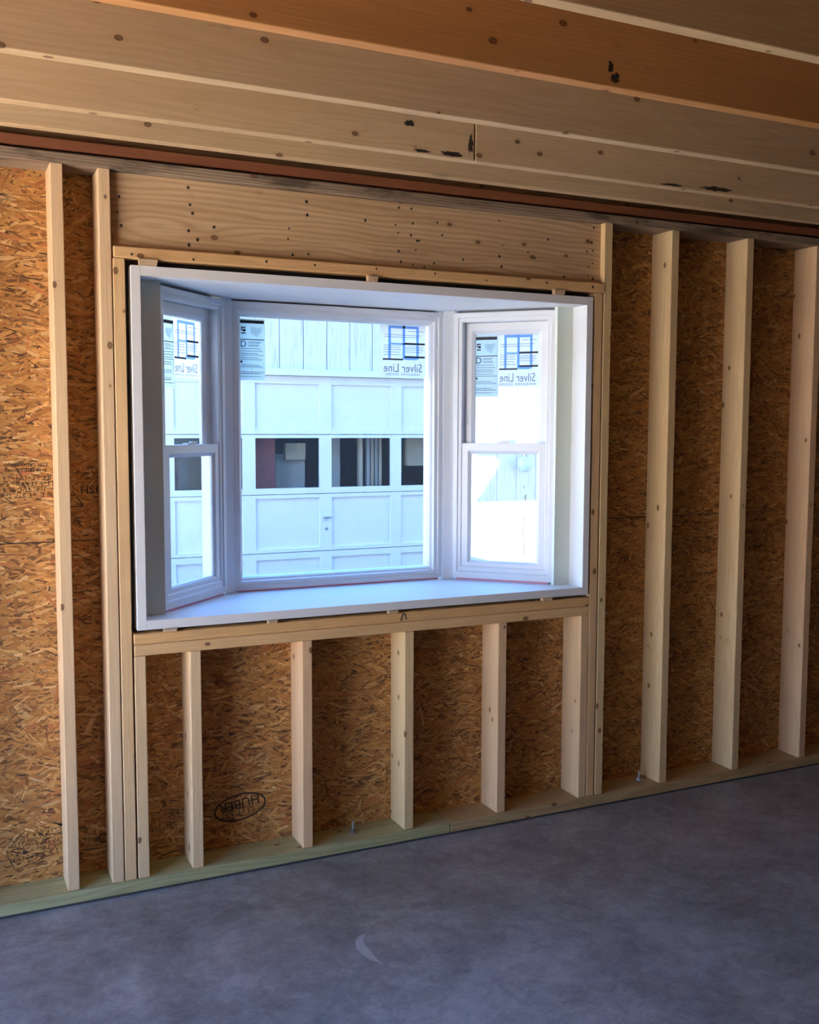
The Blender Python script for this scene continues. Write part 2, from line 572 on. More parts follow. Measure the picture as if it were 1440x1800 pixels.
ceiling = block('ceiling', (XL, YF, 2.690), (XR, 0.15, 2.714), M['osb'])
tag(ceiling, 'open ceiling of bare pine joists under a sheathing deck', 'ceiling', kind='structure')
tints = [(0.98, 0.97, 0.95), (1.0, 0.99, 0.97), (0.94, 0.94, 0.92), (0.90, 0.60, 0.34), (0.95, 0.92, 0.84)]
jy = [-0.095, -0.325, -0.727, -1.130, -1.522] + [-1.93 - 0.4064 * i for i in range(11)]
for i, y in enumerate(jy):
    t = tints[i] if i < 5 else random.choice(tints)
    top = 2.690
    wdt = 0.040
    spans = [(XL, XR)]
    if i == 1:
        spans = [(XL, -1.110), (-1.106, XR)]
    for (xa, xb) in spans:
        board('joist', (xa, y, JZ), (xb, y + wdt, top), 'x', M['joist'], ceiling, 0.003, t)

# old water stains on the joist faces: x, z, joist face y, half length, half height
STAINS = [(-1.352, 2.545, -0.325, .020, .010), (-1.19, 2.464, -0.325, .045, .008), (-1.125, 2.505, -0.325, .009, .028), (-1.305, 2.462, -0.325, .03, .005),
          (-0.27, 2.460, -0.325, .05, .005), (-0.06, 2.466, -0.325, .07, .008), (-1.135, 2.475, -1.130, .014, .012), (-1.150, 2.500, -1.130, .008, .016)]


def stain(x, z, y, a, b, seed):
    rr = random.Random(seed)
    n = 22
    pts = []
    for i in range(n):
        t = 2 * math.pi * i / n
        r = 1 + rr.uniform(-.35, .35)
        pts.append((x + a * r * math.cos(t), y, max(JZ + .004, z + b * r * math.sin(t))))
    o = link('water_stain', new_mesh('water_stain', pts, [list(range(n))], M['stain']), None, ceiling)
    o['kind'] = 'stuff'


for i, (x, z, y, a, b) in enumerate(STAINS):
    stain(x, z, y - 0.0006, a, b, 200 + i)

# ------------------------------------------------------------------ window wall: framing
wall = empty('wall_back', (-1.0, 0, 0))
tag(wall, 'bare stud wall with strand board sheathing around the bay window', 'wall', kind='structure')


def stud(x, z0=0.038, z1=HS, w=0.038, tint=None, name='stud', y0=0.0):
    t = tint or (random.uniform(0.94, 1.04), random.uniform(0.94, 1.03), random.uniform(0.94, 1.03))
    return board(name, (x, y0, z0), (x + w, D, z1), 'z', M['stud'], wall, 0.0028, t)


KL, KR = -2.2856, -0.3362
for x in (-2.4288, 0.0, 0.4064, 0.8128, 1.2192, 1.6256, 2.032, 2.4384, 2.8448, 3.2512, 3.6576, -2.832, -3.2384, -3.6448, -4.0512):
    stud(x)
stud(KL, name='king_stud')
stud(KR, name='king_stud')
stud(-2.2445, 0.038, 2.099, 0.038, name='trimmer_stud', tint=(1.0, 0.96, 0.88))
stud(-0.3795, 0.038, 2.099, 0.038, name='trimmer_stud', tint=(0.98, 0.94, 0.88))
for x in (-2.2010, -2.0159, -1.6146, -1.2102, -0.8063, -0.4190):
    stud(x, 0.038, 0.800, name='cripple_stud')
board('sill_board', (-2.201, 0.0, 0.800), (-0.380, D, 0.8385), 'x', M['stud'], wall, 0.004, (0.97, 0.90, 0.78))
board('sill_board', (-2.202, -0.001, 0.839), (-0.3805, D, 0.8755), 'x', M['stud'], wall, 0.004, (0.95, 0.83, 0.64))
board('header_plate', (-2.2425, -0.003, 2.1005), (-0.334, D, 2.1380), 'x', M['stud'], wall, 0.004, (0.92, 0.82, 0.68))
hdr = board('header', (-2.2465, 0.028, 2.1385), (-0.3370, 0.105, HS - 0.001), 'x', M['header'], wall, 0.002, (1.0, 0.97, 0.94))
board('top_plate', (XL, -0.004, HS), (XR, D, 2.410), 'x', M['weathered'], wall, 0.004)
board('upper_plate', (XL, 0.004, 2.4185), (XR, D, 2.4515), 'x', M['red_board'], wall, 0.003)
board('sill_plate', (XL, -0.012, 0.0), (-1.02, D + 0.01, 0.038), 'x', M['treated'], wall, 0.003, (0.88, 1.05, 0.84))
board('sill_plate', (-1.018, -0.012, 0.0), (XR, D + 0.01, 0.038), 'x', M['treated'], wall, 0.003, (1.05, 0.93, 0.72))
block('sill_gasket', (XL, -0.009, ZF), (XR, D + 0.01, 0.0), M['gasket'], wall)

# nail heads on the header and its plate
nails = []
for xn in (-2.222, -1.985, -1.64, -1.58, -1.23, -1.17, -0.80, -0.40, -0.372):
    for q in range(5):
        if random.random() < 0.85:
            nails.append((xn + random.uniform(-.012, .012), 2.165 + q * 0.045 + random.uniform(-.012, .012), 0.0275))
for q in range(14):
    nails.append((random.uniform(-2.1, -0.5), random.uniform(2.15, 2.35), 0.0275))
for q in range(9):
    nails.append((-2.22 + q * 0.23 + random.uniform(-.04, .04), 2.119 + random.uniform(-.008, .008), -0.0035))
gs = []
for (x, z, y) in nails:
    r = random.uniform(0.003, 0.005)
    gs.append(([(x + r * math.cos(a * math.pi / 4), y - 0.0008, z + r * 1.2 * math.sin(a * math.pi / 4)) for a in range(8)], [list(range(8))]))
V, F = merge(gs)
no = link('nail_heads', new_mesh('nail_heads', V, F, M['nail']), None, wall)
no['kind'] = 'stuff'

board('rim_board', (XL, 0.092, 2.452), (XR, D, 2.689), 'x', M['joist'], wall, 0.003)
blocks('house_wrap', [((XL, D + 0.0125, -0.05), (JX0, D + 0.016, 2.70)), ((JX1, D + 0.0125, -0.05), (XR, D + 0.016, 2.70)),
                      ((JX0, D + 0.0125, -0.05), (JX1, D + 0.016, JZ0)), ((JX0, D + 0.0125, JZ1), (JX1, D + 0.016, 2.70))], M['wrap'], wall)

# near-black infill blocks in the gap around the window box
blocks('gap_infill', [((-2.206, 0.045, 0.8758), (JX0, D, 2.1003)), ((JX1, 0.045, 0.8758), (-0.3797, D, 2.1003)),
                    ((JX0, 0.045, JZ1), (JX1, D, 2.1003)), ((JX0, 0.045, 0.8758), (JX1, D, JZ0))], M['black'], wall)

# ------------------------------------------------------------------ strand board sheathing
OX0, OX1, OZ0, OZ1 = JX0, JX1, JZ0, JZ1      # hole for the window


def sheet_rects(x0, x1, z0, z1):
    if x1 <= OX0 or x0 >= OX1 or z1 <= OZ0 or z0 >= OZ1:
        return [(x0, x1, z0, z1)]
    R = []
    a, b = max(x0, OX0), min(x1, OX1)
    if x0 < OX0:
        R.append((x0, a, z0, z1))
    if x1 > OX1:
        R.append((b, x1, z0, z1))
    if z0 < OZ0:
        R.append((a, b, z0, OZ0))
    if z1 > OZ1:
        R.append((a, b, OZ1, z1))
    return R


PAL = np.array([(0.45, 0.215, 0.058), (0.50, 0.255, 0.075), (0.41, 0.185, 0.048), (0.34, 0.145, 0.036), (0.55, 0.31, 0.11), (0.42, 0.15, 0.05), (0.25, 0.10, 0.028), (0.60, 0.38, 0.17)])
PAL = (0.97 * PAL + 0.03 * PAL.mean(0)) * np.array((1.10, 1.06, 1.0))
PW = np.array([.21, .22, .17, .12, .13, .05, .05, .06])


def strands(name, x0, x1, z0, z1, parent):
    area = (x1 - x0) * (z1 - z0)
    n = int(area * 7500)
    cx = RNG.uniform(x0, x1, n)
    cz = RNG.uniform(z0, z1, n)
    keep = ~((cx > OX0 - .02) & (cx < OX1 + .02) & (cz > OZ0 - .02) & (cz < OZ1 + .02))
    cx, cz = cx[keep], cz[keep]
    n = len(cx)
    L = RNG.uniform(0.03, 0.10, n) * RNG.choice([1, .55], n, p=[.6, .4])
    Wd = RNG.uniform(0.0035, 0.0135, n) * RNG.choice([1, .45], n, p=[.6, .4])
    ang = RNG.normal(0, 0.38, n)
    wild = RNG.random(n) < 0.14
    ang[wild] = RNG.uniform(-1.57, 1.57, wild.sum())
    lay = np.sort(RNG.uniform(0.0002, 0.0016, n))
    # six-sided slivers with uneven ends
    us = np.array([-.5, -.28, .33, .5, .27, -.36])
    ws = np.array([.1, -.5, -.5, -.1, .5, .5])
    U = (us[None] + RNG.normal(0, .06, (n, 6))) * L[:, None]
    Wv = (ws[None] + RNG.normal(0, .09, (n, 6))) * Wd[:, None]
    c, s = np.cos(ang)[:, None], np.sin(ang)[:, None]
    X = np.clip(cx[:, None] + U * c - Wv * s, x0, x1)
    Z = np.clip(cz[:, None] + U * s + Wv * c, z0, z1)
    tu = RNG.normal(0, 0.0035, n)[:, None]
    tw = RNG.normal(0, 0.012, n)[:, None]
    Y = D - lay[:, None] - np.clip(U * tu + Wv * tw, -0.0006, 0.0006) - 0.0006
    co = np.stack([X, Y, Z], -1).reshape(-1, 3)
    me = bpy.data.meshes.new(name)
    me.vertices.add(n * 6)
    me.vertices.foreach_set('co', co.astype(np.float32).ravel())
    me.loops.add(n * 6)
    me.loops.foreach_set('vertex_index', np.arange(n * 6, dtype=np.int32))
    me.polygons.add(n)
    me.polygons.foreach_set('loop_start', np.arange(0, n * 6, 6, dtype=np.int32))
    me.update(calc_edges=True)
    uvl = me.uv_layers.new(name='UVMap')
    off = RNG.uniform(0, 50, (n, 2))
    uv = np.stack([U + off[:, :1], Wv + off[:, 1:]], -1).reshape(-1, 2)
    uvl.data.foreach_set('uv', uv.astype(np.float32).ravel())
    pc = PAL[RNG.choice(len(PAL), n, p=PW / PW.sum())] * RNG.uniform(0.85, 1.18, (n, 1))
    dark = (Wd < 0.0040) & (RNG.random(n) < 0.40)
    pc[dark] = (0.09, 0.04, 0.015)  # thin slivers coloured dark to imitate shadow gaps between strands
    at = me.color_attributes.new('Col', 'FLOAT_COLOR', 'CORNER')
    cc = np.concatenate([np.repeat(pc, 6, 0), np.ones((n * 6, 1))], 1)
    at.data.foreach_set('color', cc.astype(np.float32).ravel())
    me.materials.append(M['strands'])
    o = link(name, me, None, parent)
    o['kind'] = 'stuff'
    return o


seams = {0: [XL, -2.409, 0.019, 2.457, XR], 1: [XL, -3.628, -1.19, 1.238, 3.676, XR]}
zr = {0: (-0.05, 1.1795), 1: (1.1830, 2.450)}
panels = []
for row in (0, 1):
    for a, b in zip(seams[row][:-1], seams[row][1:]):
        g = merge([box_geo((q[0], D, q[2]), (q[1], D + 0.012, q[3])) for q in sheet_rects(a + 0.001, b - 0.001, *zr[row])])
        p_ = link('osb_panel', new_mesh('osb_panel', g[0], g[1], M['osb']), None, wall)
        strands('osb_strands', a + 0.001, b - 0.001, max(0.03, zr[row][0]), min(zr[row][1], HS + .03), p_)
        panels.append((row, a, b, p_))


def osb_stamp(lines, x, z, size, rot, parent, gap=1.15, sx=1.0, extra=None, name='ink_stamp'):
    gs_ = []
    for i, l in enumerate(lines):
        gs_.append(moved(text_geo(l, size, sx), 0, 0, -(i - (len(lines) - 1) / 2) * size * gap))
    if extra:
        gs_ += list(extra)
    g = merge([moved(q, rot=rot) for q in gs_])
    g = ([(vx + x, D - 0.0034, vz + z) for vx, vy, vz in g[0]], g[1])
    return link(name, new_mesh(name, g[0], g[1], M['ink']), None, parent)


def oval_ring(a, b, t, seg=40):
    V, F = [], []
    for i in range(seg):
        c, s = math.cos(2 * math.pi * i / seg), math.sin(2 * math.pi * i / seg)
        V += [(a * c, 0, b * s), ((a - t) * c, 0, (b - t) * s)]
    for i in range(seg):
        j = (i + 1) % seg
        F.append([2 * i, 2 * j, 2 * j + 1, 2 * i + 1])
    return V, F


def scribble(width, h, seed):
    """a row of worn, unreadable printed marks"""
    rr = random.Random(seed)
    gs_, x = [], -width / 2
    while x < width / 2:
        cw = h * rr.uniform(.45, .75)
        t = h * .13
        for q in range(rr.choice((2, 3, 3))):
            if rr.random() < .5:
                xx = x + rr.choice((0, cw - t))
                gs_.append(rect_geo(xx, -h / 2, xx + t, h / 2 * rr.choice((0.1, 1, 1))))
            else:
                zz = rr.choice((-h / 2, -t / 2, h / 2 - t))
                gs_.append(rect_geo(x, zz, x + cw, zz + t))
        x += cw + h * rr.choice((.25, .25, .25, .9))
    return merge(gs_)


def panel_at(x, z):
    for row, a, b, p_ in panels:
        if a < x < b and (z > 1.181) == (row == 1):
            return p_


PI = math.pi
def rows(w, h, n, seed, dz=0.0, gap=1.35):
    return [moved(scribble(w, h, seed + i), 0, 0, dz - i * h * gap) for i in range(n)]


osb_stamp(['THIS SIDE DOWN', 'ESTE LADO ABAJO'], -2.512, 1.428, 0.0165, PI, panel_at(-2.5, 1.4), 1.05, 0.98)
osb_stamp([], -2.512, 1.365, 0.02, PI, panel_at(-2.5, 1.4), extra=rows(0.165, 0.014, 4, 3, 0.028))
osb_stamp(['SH'], -2.322, 1.352, 0.038, PI, panel_at(-2.3, 1.4), extra=[moved(oval_ring(0.017, 0.017, 0.004), -0.045), moved(oval_ring(0.010, 0.012, 0.003), -0.045)] + rows(0.10, 0.010, 2, 40, -0.04))
osb_stamp([], -2.515, 0.165, 0.022, PI + 0.10, panel_at(-2.5, 0.1), extra=rows(0.17, 0.013, 5, 9, 0.036))
osb_stamp([], -2.33, 0.150, 0.036, PI, panel_at(-2.3, 0.1), extra=[moved(oval_ring(0.017, 0.017, 0.004), -0.035)] + rows(0.09, 0.012, 2, 22, 0.01))
osb_stamp([], -1.812, 0.181, 0.05, PI + 0.13, panel_at(-1.8, 0.1), extra=[moved(text_geo('HUBER', 0.050, 0.98), 0, 0, -0.014), moved(scribble(0.10, 0.022, 5), 0.0, 0, 0.022), oval_ring(0.098, 0.050, 0.006)], name='oval_stamp')
osb_stamp([], -2.075, 0.170, 0.02, PI, panel_at(-2.08, 0.1), extra=rows(0.12, 0.014, 4, 31, 0.025))
osb_stamp([], 0.285, 1.402, 0.022, PI, panel_at(0.28, 1.4), extra=rows(0.10, 0.016, 3, 51, 0.02))
osb_stamp([], 0.70, 1.425, 0.022, PI, panel_at(0.70, 1.42), extra=rows(0.14, 0.016, 3, 61, 0.02))
osb_stamp([], 0.24, 1.045, 0.021, PI, panel_at(0.24, 1.0), extra=rows(0.24, 0.015, 4, 71, 0.03))
osb_stamp([], 0.64, 1.05, 0.024, PI, panel_at(0.64, 1.0), extra=rows(0.20, 0.016, 4, 81, 0.03))

# grade stamps on the stud sides
for si, (xs, zs) in enumerate(((0.0, 0.62), (0.4064, 0.62), (0.8128, 0.62))):
    g = merge([moved(scribble(0.035, 0.016, 90), -0.016, 0, 0.0, -0.25), moved(scribble(0.03, 0.007, 91), 0.024, 0, 0.002, -0.2), moved(scribble(0.03, 0.006, 92), 0.026, 0, -0.010, -0.2)])
    mw = Matrix.Translation((xs - 0.0005, 0.070, zs)) @ Matrix(((0, 1, 0), (-1, 0, 0), (0, 0, 1))).to_4x4()
    link('grade_stamp', new_mesh('grade_stamp', g[0], g[1], M['faint_ink']), mw, wall)

# pencilled marks on two stud edges, a knot notch in the sill edge
for (xs, zs) in ((0.4264, 1.222), (0.8328, 1.215)):
    V, F = moved(text_geo('R', 0.030, 0.8), rot=-0.35)
    link('pencil_mark', new_mesh('pencil_mark', V, F, M['faint_ink']), Matrix.Translation((xs, -0.0005, zs)), wall)
V, F = merge([([(-.014, 0, -.012), (-.008, 0, -.012), (-.002, 0, .010), (.004, 0, .010), (.010, 0, -.010), (.015, 0, -.010), (.007, 0, .014), (-.005, 0, .014)], [[0, 1, 2, 7], [7, 2, 3, 6], [3, 4, 5, 6]])])
link('knot_notch', new_mesh('knot_notch', V, F, M['stain']), Matrix.Translation((-1.217, -0.0016, 0.857)), wall)

# ------------------------------------------------------------------ bay window
win = empty('window_1', ((JX0 + JX1) / 2, 0, JZ0))
tag(win, 'white three-sided bay window with deep seat board', 'window', kind='structure')
SX0, SX1 = JX0 + 0.031, JX1 - 0.029
SZ, HZ = 0.918, 2.048
block('side_jamb', (JX0, -0.004, JZ0), (SX0, 0.098, JZ1), M['board_white'], win, 0.0015)
block('side_jamb', (SX1, -0.004, JZ0), (JX1, 0.098, JZ1), M['board_white'], win, 0.0015)
poly = [(SX0, -0.0035), (SX1, -0.0035), (SX1, 0.175), (-0.725, 0.535), (-1.845, 0.535), (SX0, 0.175)]
prism('seat_board', poly, JZ0 + 0.0005, SZ, M['board_white'], win)
prism('head_board', poly, HZ, JZ1 - 0.0005, M['board_white'], win)
fl = (-2.080, 0.105)
fr = (-0.490, 0.105)
block('side_filler', (SX0, 0.092, SZ), (fl[0] + 0.004, 0.115, HZ), M['filler'], win, 0.001)
block('side_filler', (fr[0] - 0.004, 0.092, SZ), (SX1, 0.115, HZ), M['filler'], win, 0.001)

s45 = math.sqrt(0.5)
MWR = Matrix(((s45, s45, 0, -0.798), (-s45, s45, 0, 0.411), (0, 0, 1, 0), (0, 0, 0, 1)))
MWL = Matrix(((s45, -s45, 0, -2.080), (s45, s45, 0, 0.105), (0, 0, 1, 0), (0, 0, 0, 1)))
MWC = Matrix.Translation((-1.745, 0.438, 0))
UW = 0.432
UZ0, UZ1 = 0.927, 2.037
for mw in (MWL, MWR):
    rect_frame('flank_frame', 0.002, UW, UZ0, UZ1, [(0, 0), (.018, 0), (.021, .005), (.033, .005), (.036, .008), (.036, .085), (0, .085)], M['vinyl'], win, mw, (1, 1, 1.42, 1.05))
    lo = rect_frame('lower_sash', .0375, UW - .0355, .9775, 1.497, [(0, .009), (.026, .009), (.037, .017), (.038, .021), (.038, .030), (0, .036)], M['vinyl'], win, mw, (1, 1, .62, 1.15))
    block('pane', (.074, .0235, 0.999), (UW - .072, .0275, 1.455), M['glass'], lo, 0, mw)
    up = rect_frame('upper_sash', .0375, UW - .0355, 1.462, 1.9975, [(0, .042), (.030, .042), (.042, .050), (.044, .054), (.044, .066), (0, .074)], M['vinyl'], win, mw, (1, 1, .8, 1.05))
    block('pane', (.079, .0565, 1.495), (UW - .077, .0605, 1.953), M['glass'], up, 0, mw)
    blocks('sash_lock', [((UW / 2 - .026, .012, 1.4972), (UW / 2 + .026, .036, 1.503)), ((UW / 2 - .012, .006, 1.5032), (UW / 2 + .030, .018, 1.509))], M['vinyl'], lo, 0.001, mw)
    blocks('vent_stop', [((.046, .038, 1.575), (.053, .0418, 1.60)), ((UW - .051, .038, 1.575), (UW - .044, .0418, 1.60))], M['vinyl'], up, 0.001, mw)
    block('sealant_bead', (.02, .004, SZ + .0002), (UW - .02, .03, UZ0), M['pink'], win, 0, mw)
    block('gap_filler', (.002, .055, UZ1), (UW, .085, HZ - .0002), M['vinyl'], win, 0, mw)
CW = 0.915
cf = rect_frame('picture_frame', 0.004, CW - .004, 0.925, 2.040, [(0, 0), (.016, 0), (.019, .006), (.032, .006), (.036, .016), (.043, .022), (.047, .034), (.047, .042), (0.047, .075), (0, .075)], M['vinyl'], win, MWC, (.95, 1.1, 1, 1.1))
block('pane', (.044, .0405, 0.969), (CW - .052, .0445, 1.993), M['glass'], cf, 0, MWC)
block('sealant_bead', (.02, .004, SZ + .0002), (CW - .02, .03, .925), M['pink'], win, 0, MWC)
block('gap_filler', (.004, .050, 2.040), (CW - .004, .075, HZ - .0002), M['vinyl'], win, 0, MWC)
for (px, py, a, e0, e1) in ((-1.760, 0.436, 22.5, -0.026, 0.019), (-0.812, 0.437, -22.5, -0.019, 0.032)):
    mw = Matrix.Translation((px, py, 0)) @ Matrix.Rotation(math.radians(a), 4, 'Z')
    block('corner_post', (e0, -0.010, SZ), (e1, 0.09, HZ), M['board_white'], win, 0.002, mw)

# ------------------------------------------------------------------ stickers on the panes
def energy_label(label, mw, u0, u1, z0, z1, y, group):
    t = link('energy_label', None, mw @ Matrix.Translation(((u0 + u1) / 2, y, z0)))
    tag(t, label, 'sticker', group)
    w, h = u1 - u0, z1 - z0
    m2 = WM[t.name]
    block('paper', (-w / 2, 0, 0), (w / 2, 0.0004, h), M['paper'], t, 0, m2)
    X0 = -w / 2
    b = [rect_geo(X0 + .02 * w, h * .925, X0 + .96 * w, h * .975), rect_geo(X0 + .02 * w, h * .655, X0 + .98 * w, h * .668),
         rect_geo(X0 + .06 * w, h * .845, X0 + .24 * w, h * .865), rect_geo(X0 + .06 * w, h * .80, X0 + .10 * w, h * .845), rect_geo(X0 + .12 * w, h * .79, X0 + .24 * w, h * .83),
         rect_geo(X0 + .06 * w, h * .755, X0 + .24 * w, h * .775), rect_geo(X0 + .03 * w, h * .28, X0 + .10 * w, h * .315)]
    b.append(moved(text_geo('D', h * .15), X0 + .15 * w, 0, h * .585))
    b = [moved(q, dy=-0.0004) for q in b]
    V, F = merge(b)
    link('black_print', new_mesh('black_print', V, F, M['print_black']), m2, t)['kind'] = 'stuff'
    g = []
    for q, zz in enumerate((.62, .60, .57, .55, .51, .47, .43, .40, .36, .33, .24, .215, .13, .10, .055)):
        x0 = .34 if zz > .53 else .03
        ln = random.uniform(.7, .97)
        g.append(rect_geo(X0 + x0 * w, h * zz, X0 + ln * w, h * (zz + .009)))
    for zz in (.20, .11, .06):
        g.append(rect_geo(X0 + .02 * w, h * zz, X0 + .98 * w, h * zz + .0008))
    g.append(rect_geo(X0 + .45 * w, h * .11, X0 + .46 * w, h * .20))
    mp = ([(X0 + w * a, -.0003, h * c) for a, c in ((.42, .86), (.55, .87), (.70, .85), (.86, .88), (.90, .80), (.78, .76), (.72, .70), (.58, .73), (.44, .77))], [list(range(9))])
    link('pale_map', new_mesh('pale_map', mp[0], mp[1], M['print_pale']), m2, t)
    V, F = merge([moved(q, dy=-0.0003) for q in g])
    link('grey_print', new_mesh('grey_print', V, F, M['print_grey']), m2, t)['kind'] = 'stuff'


def brand_label(label, mw, u0, u1, z0, z1, y, group):
    t = link('brand_sticker', None, mw @ Matrix.Translation(((u0 + u1) / 2, y, z0)))
    tag(t, label, 'sticker', group)
    w, h = u1 - u0, z1 - z0
    m2 = WM[t.name]
    X0 = -w / 2
    block('paper', (-w / 2, 0, 0), (w / 2, 0.0004, h), M['white_paper'], t, 0, m2)
    bl = [rect_geo(X0 + w * a, h * b, X0 + w * c, h * d) for a, b, c, d in
          ((.18, .34, .235, .98), (.49, .34, .545, .98), (.79, .34, .845, .98), (.235, .93, .79, .98), (.235, .62, .79, .65), (.545, .33, .79, .37))]
    V, F = merge([moved(q, dy=-0.0004) for q in bl])
    link('blue_grid', new_mesh('blue_grid', V, F, M['print_blue']), m2, t)['kind'] = 'stuff'
    bk = [rect_geo(X0 + w * a, h * b, X0 + w * c, h * d) for a, b, c, d in
          ((.53, .625, .98, .660), (.53, .37, .98, .405), (.06, .32, .50, .350))]
    V, F = merge([moved(q, dy=-0.0007) for q in bk])
    link('black_print', new_mesh('black_print', V, F, M['print_black']), m2, t)['kind'] = 'stuff'
    gr = [rect_geo(X0 + w * a, h * b, X0 + w * c, h * (b + .008)) for a, b, c in
          ((.55, .58, .95), (.55, .55, .92), (.55, .52, .95), (.55, .48, .90), (.08, .60, .46), (.08, .56, .44), (.08, .52, .46), (.08, .47, .42), (.08, .42, .46), (.10, .80, .90), (.10, .76, .85), (.60, .88, .95))]
    V, F = merge([moved(q, dy=-0.0006) for q in gr])
    link('grey_print', new_mesh('grey_print', V, F, M['print_grey']), m2, t)['kind'] = 'stuff'
    tg = merge([moved(text_geo('Silver Line', h * .235, 0.93 * w / (h * .235 * 4.55), True), 0.0, 0, h * .165), moved(text_geo('WINDOWS  DOORS', h * .06, 1.35, True), 0, 0, h * .045)])
    V, F = moved(tg, dy=-0.0007)
    link('lettering', new_mesh('lettering', V, F, M['print_black'] if h > .3 else M['print_grey']), m2, t)['kind'] = 'stuff'


GE, GB = 'energy labels on the window panes', 'brand stickers on the window panes'
energy_label('white printed energy rating label on the large fixed middle pane', MWC, .048, .150, 1.744, 1.980, .0395, GE)
brand_label('white sticker with blue grid and mirrored lettering on the large fixed middle pane', MWC, .640, .850, 1.772, 1.986, .0395, GB)
energy_label('energy rating label on the upper sash nearest the row of bare tall studs', MWR, .080, .177, 1.693, 1.948, .0555, GE)
brand_label('blue grid sticker on the upper sash nearest the row of bare tall studs', MWR, .172, .352, 1.733, 1.951, .0560, GB)
energy_label('energy rating label on the upper sash nearest the stamped strand board with readable text', MWL, UW - .347, UW - .258, 1.702, 1.942, .0555, GE)
brand_label('blue grid sticker on the upper sash nearest the stamped strand board with readable text', MWL, UW - .266, UW - .090, 1.739, 1.947, .0560, GB)

# ------------------------------------------------------------------ shims in the gap
def shim(x, z0, z1, w, label, group):
    V = []
    for (dx, y, zz) in ((0, -0.012, z0), (w, -0.010, z0), (w + .004, -0.010, z1), (-.003, -0.013, z1), (0, .0115, z0), (w, .0115, z0), (w, .0115, z1), (0, .0115, z1)):
        V.append((dx - w / 2, y + random.uniform(-.0015, 0.0), zz - z0))
    F = [[0, 1, 2, 3], [5, 4, 7, 6], [4, 0, 3, 7], [1, 5, 6, 2], [3, 2, 6, 7], [4, 5, 1, 0]]
    o = link('wood_shim', new_mesh('wood_shim', V, F, M['shim']), Matrix.Translation((x, 0, z0)))
    tag(o, label, 'shim', group)


for x, w, lb in ((-2.135, .055, 'pale wood shim above the window box, by the trimmer next to the paired end studs'),
                 (-1.345, .035, 'pale wood shim above the window box, over the large fixed middle pane'),
                 (-0.553, .045, 'pale wood shim above the window box, over the sash nearest the bare tall studs')):
    shim(x, JZ1 + .0005, 2.1000, w, lb, 'shims above the window box')
for x, w, lb in ((-2.083, .04, 'pale wood shim below the window box, by the trimmer next to the paired end studs'),
                 (-1.726, .03, 'pale wood shim below the window box, under the post between side sash and middle pane'),
                 (-1.262, .035, 'pale wood shim below the window box, beside the dark notch-shaped knot in the sill'),
                 (-0.589, .04, 'pale wood shim below the window box, under the sash nearest the bare tall studs')):
    shim(x, .8760, JZ0 - .0005, w, lb, 'shims below the window box')

# ------------------------------------------------------------------ anchor bolts
def anchor(x, y, label):
    t = empty('anchor_bolt', (x, y, 0.038))
    tag(t, label, 'bolt', 'anchor bolts in the sill plate')
    mw = WM[t.name]
    V, F = lathe_geo([(.0195, .0002), (.0195, .0030)], 24)
    link('washer', new_mesh('washer', V, F, M['steel']), mw, t)
    V, F = lathe_geo([(.0115, .0031), (.0115, .0135)], 6)
    link('nut', new_mesh('nut', V, F, M['steel']), mw, t)
    pr = [(.0060, .0136)]
    for i in range(9):
        pr += [(.0060, .0138 + i * .0028), (.0052, .0150 + i * .0028)]
    V, F = lathe_geo(pr + [(.005, .040)], 14)
    link('threaded_rod', new_mesh('threaded_rod', V, F, M['steel'], True), mw, t)


anchor(-1.392, 0.068, 'zinc anchor bolt standing between two short studs under the window')
anchor(-0.050, 0.074, 'zinc anchor bolt tucked against the foot of a tall bare stud')

# ------------------------------------------------------------------ garage across the alley
GY = 5.2
gar = empty('garage', (0.4, GY, -0.13))
tag(gar, 'white painted plank garage with paneled overhead door seen through the window', 'building')
DX0, DX1 = -1.05, 1.86
cols_ = [(-.944, -.352), (-.239, .356), (.470, 1.055), (1.160, 1.750)]
secs = [(1.503, 2.013, 1.545, 1.945), (.974, 1.497, 1.026, 1.469), (.455, .968, .485, .936), (-.09, .449, -.05, .394)]
for si, (z0, z1, p0, p1) in enumerate(secs):
    prs = [((DX0, GY - .03, z0), (DX1, GY, p0)), ((DX0, GY - .03, p1), (DX1, GY, z1))]
    xs = [DX0] + [v for c in cols_ for v in c] + [DX1]
    for a, b in zip(xs[0::2], xs[1::2]):
        prs.append(((a, GY - .03, p0), (b, GY, p1)))
    sec = blocks('door_section', prs, M['door_paint'], gar, 0.0)
    for (a, b) in cols_:
        if si == 1:
            block('pane', (a, GY - .016, p0), (b, GY - .012, p1), M['clear_glass'], sec)
        else:
            block('panel', (a, GY - .012, p0), (b, GY - .002, p1), M['door_paint'], sec)
blocks('door_trim', [((DX0 - .11, GY - .045, -.12), (DX0, GY + .02, 2.015)), ((DX1, GY - .045, -.12), (DX1 + .11, GY + .02, 2.015)), ((DX0 - .13, GY - .085, 2.016), (DX1 + .13, GY + .02, 2.073))], M['door_paint'], gar, 0.002)
block('handle_shaft', (.410, GY - .0505, .745), (.426, GY - .03, .765), M['steel'], gar, 0.002)
block('door_handle', (.38, GY - .062, .748), (.455, GY - .051, .762), M['steel'], gar, 0.003)
block('keyhole', (.407, GY - .036, .642), (.429, GY - .03, .664), M['steel'], gar, 0.002)
x = -0.01 - 0.2205 * 16
while x < 6.0:
    low = 2.074 if (x + .2 > DX0 - .12 and x < DX1 + .11) else -.12
    pl = abs(x + .11 - 2.43) < .11
    xa = x
    xb = x + .2205
    if low < 0 and xa < DX1 + .11 < xb:
        xa = DX1 + .112
    board('siding_board', (xa + .003, GY - .022, low), (xb - .003, GY, 3.35), 'z', M['siding_peel' if pl else 'siding'], gar, 0.002)
    x += .2205
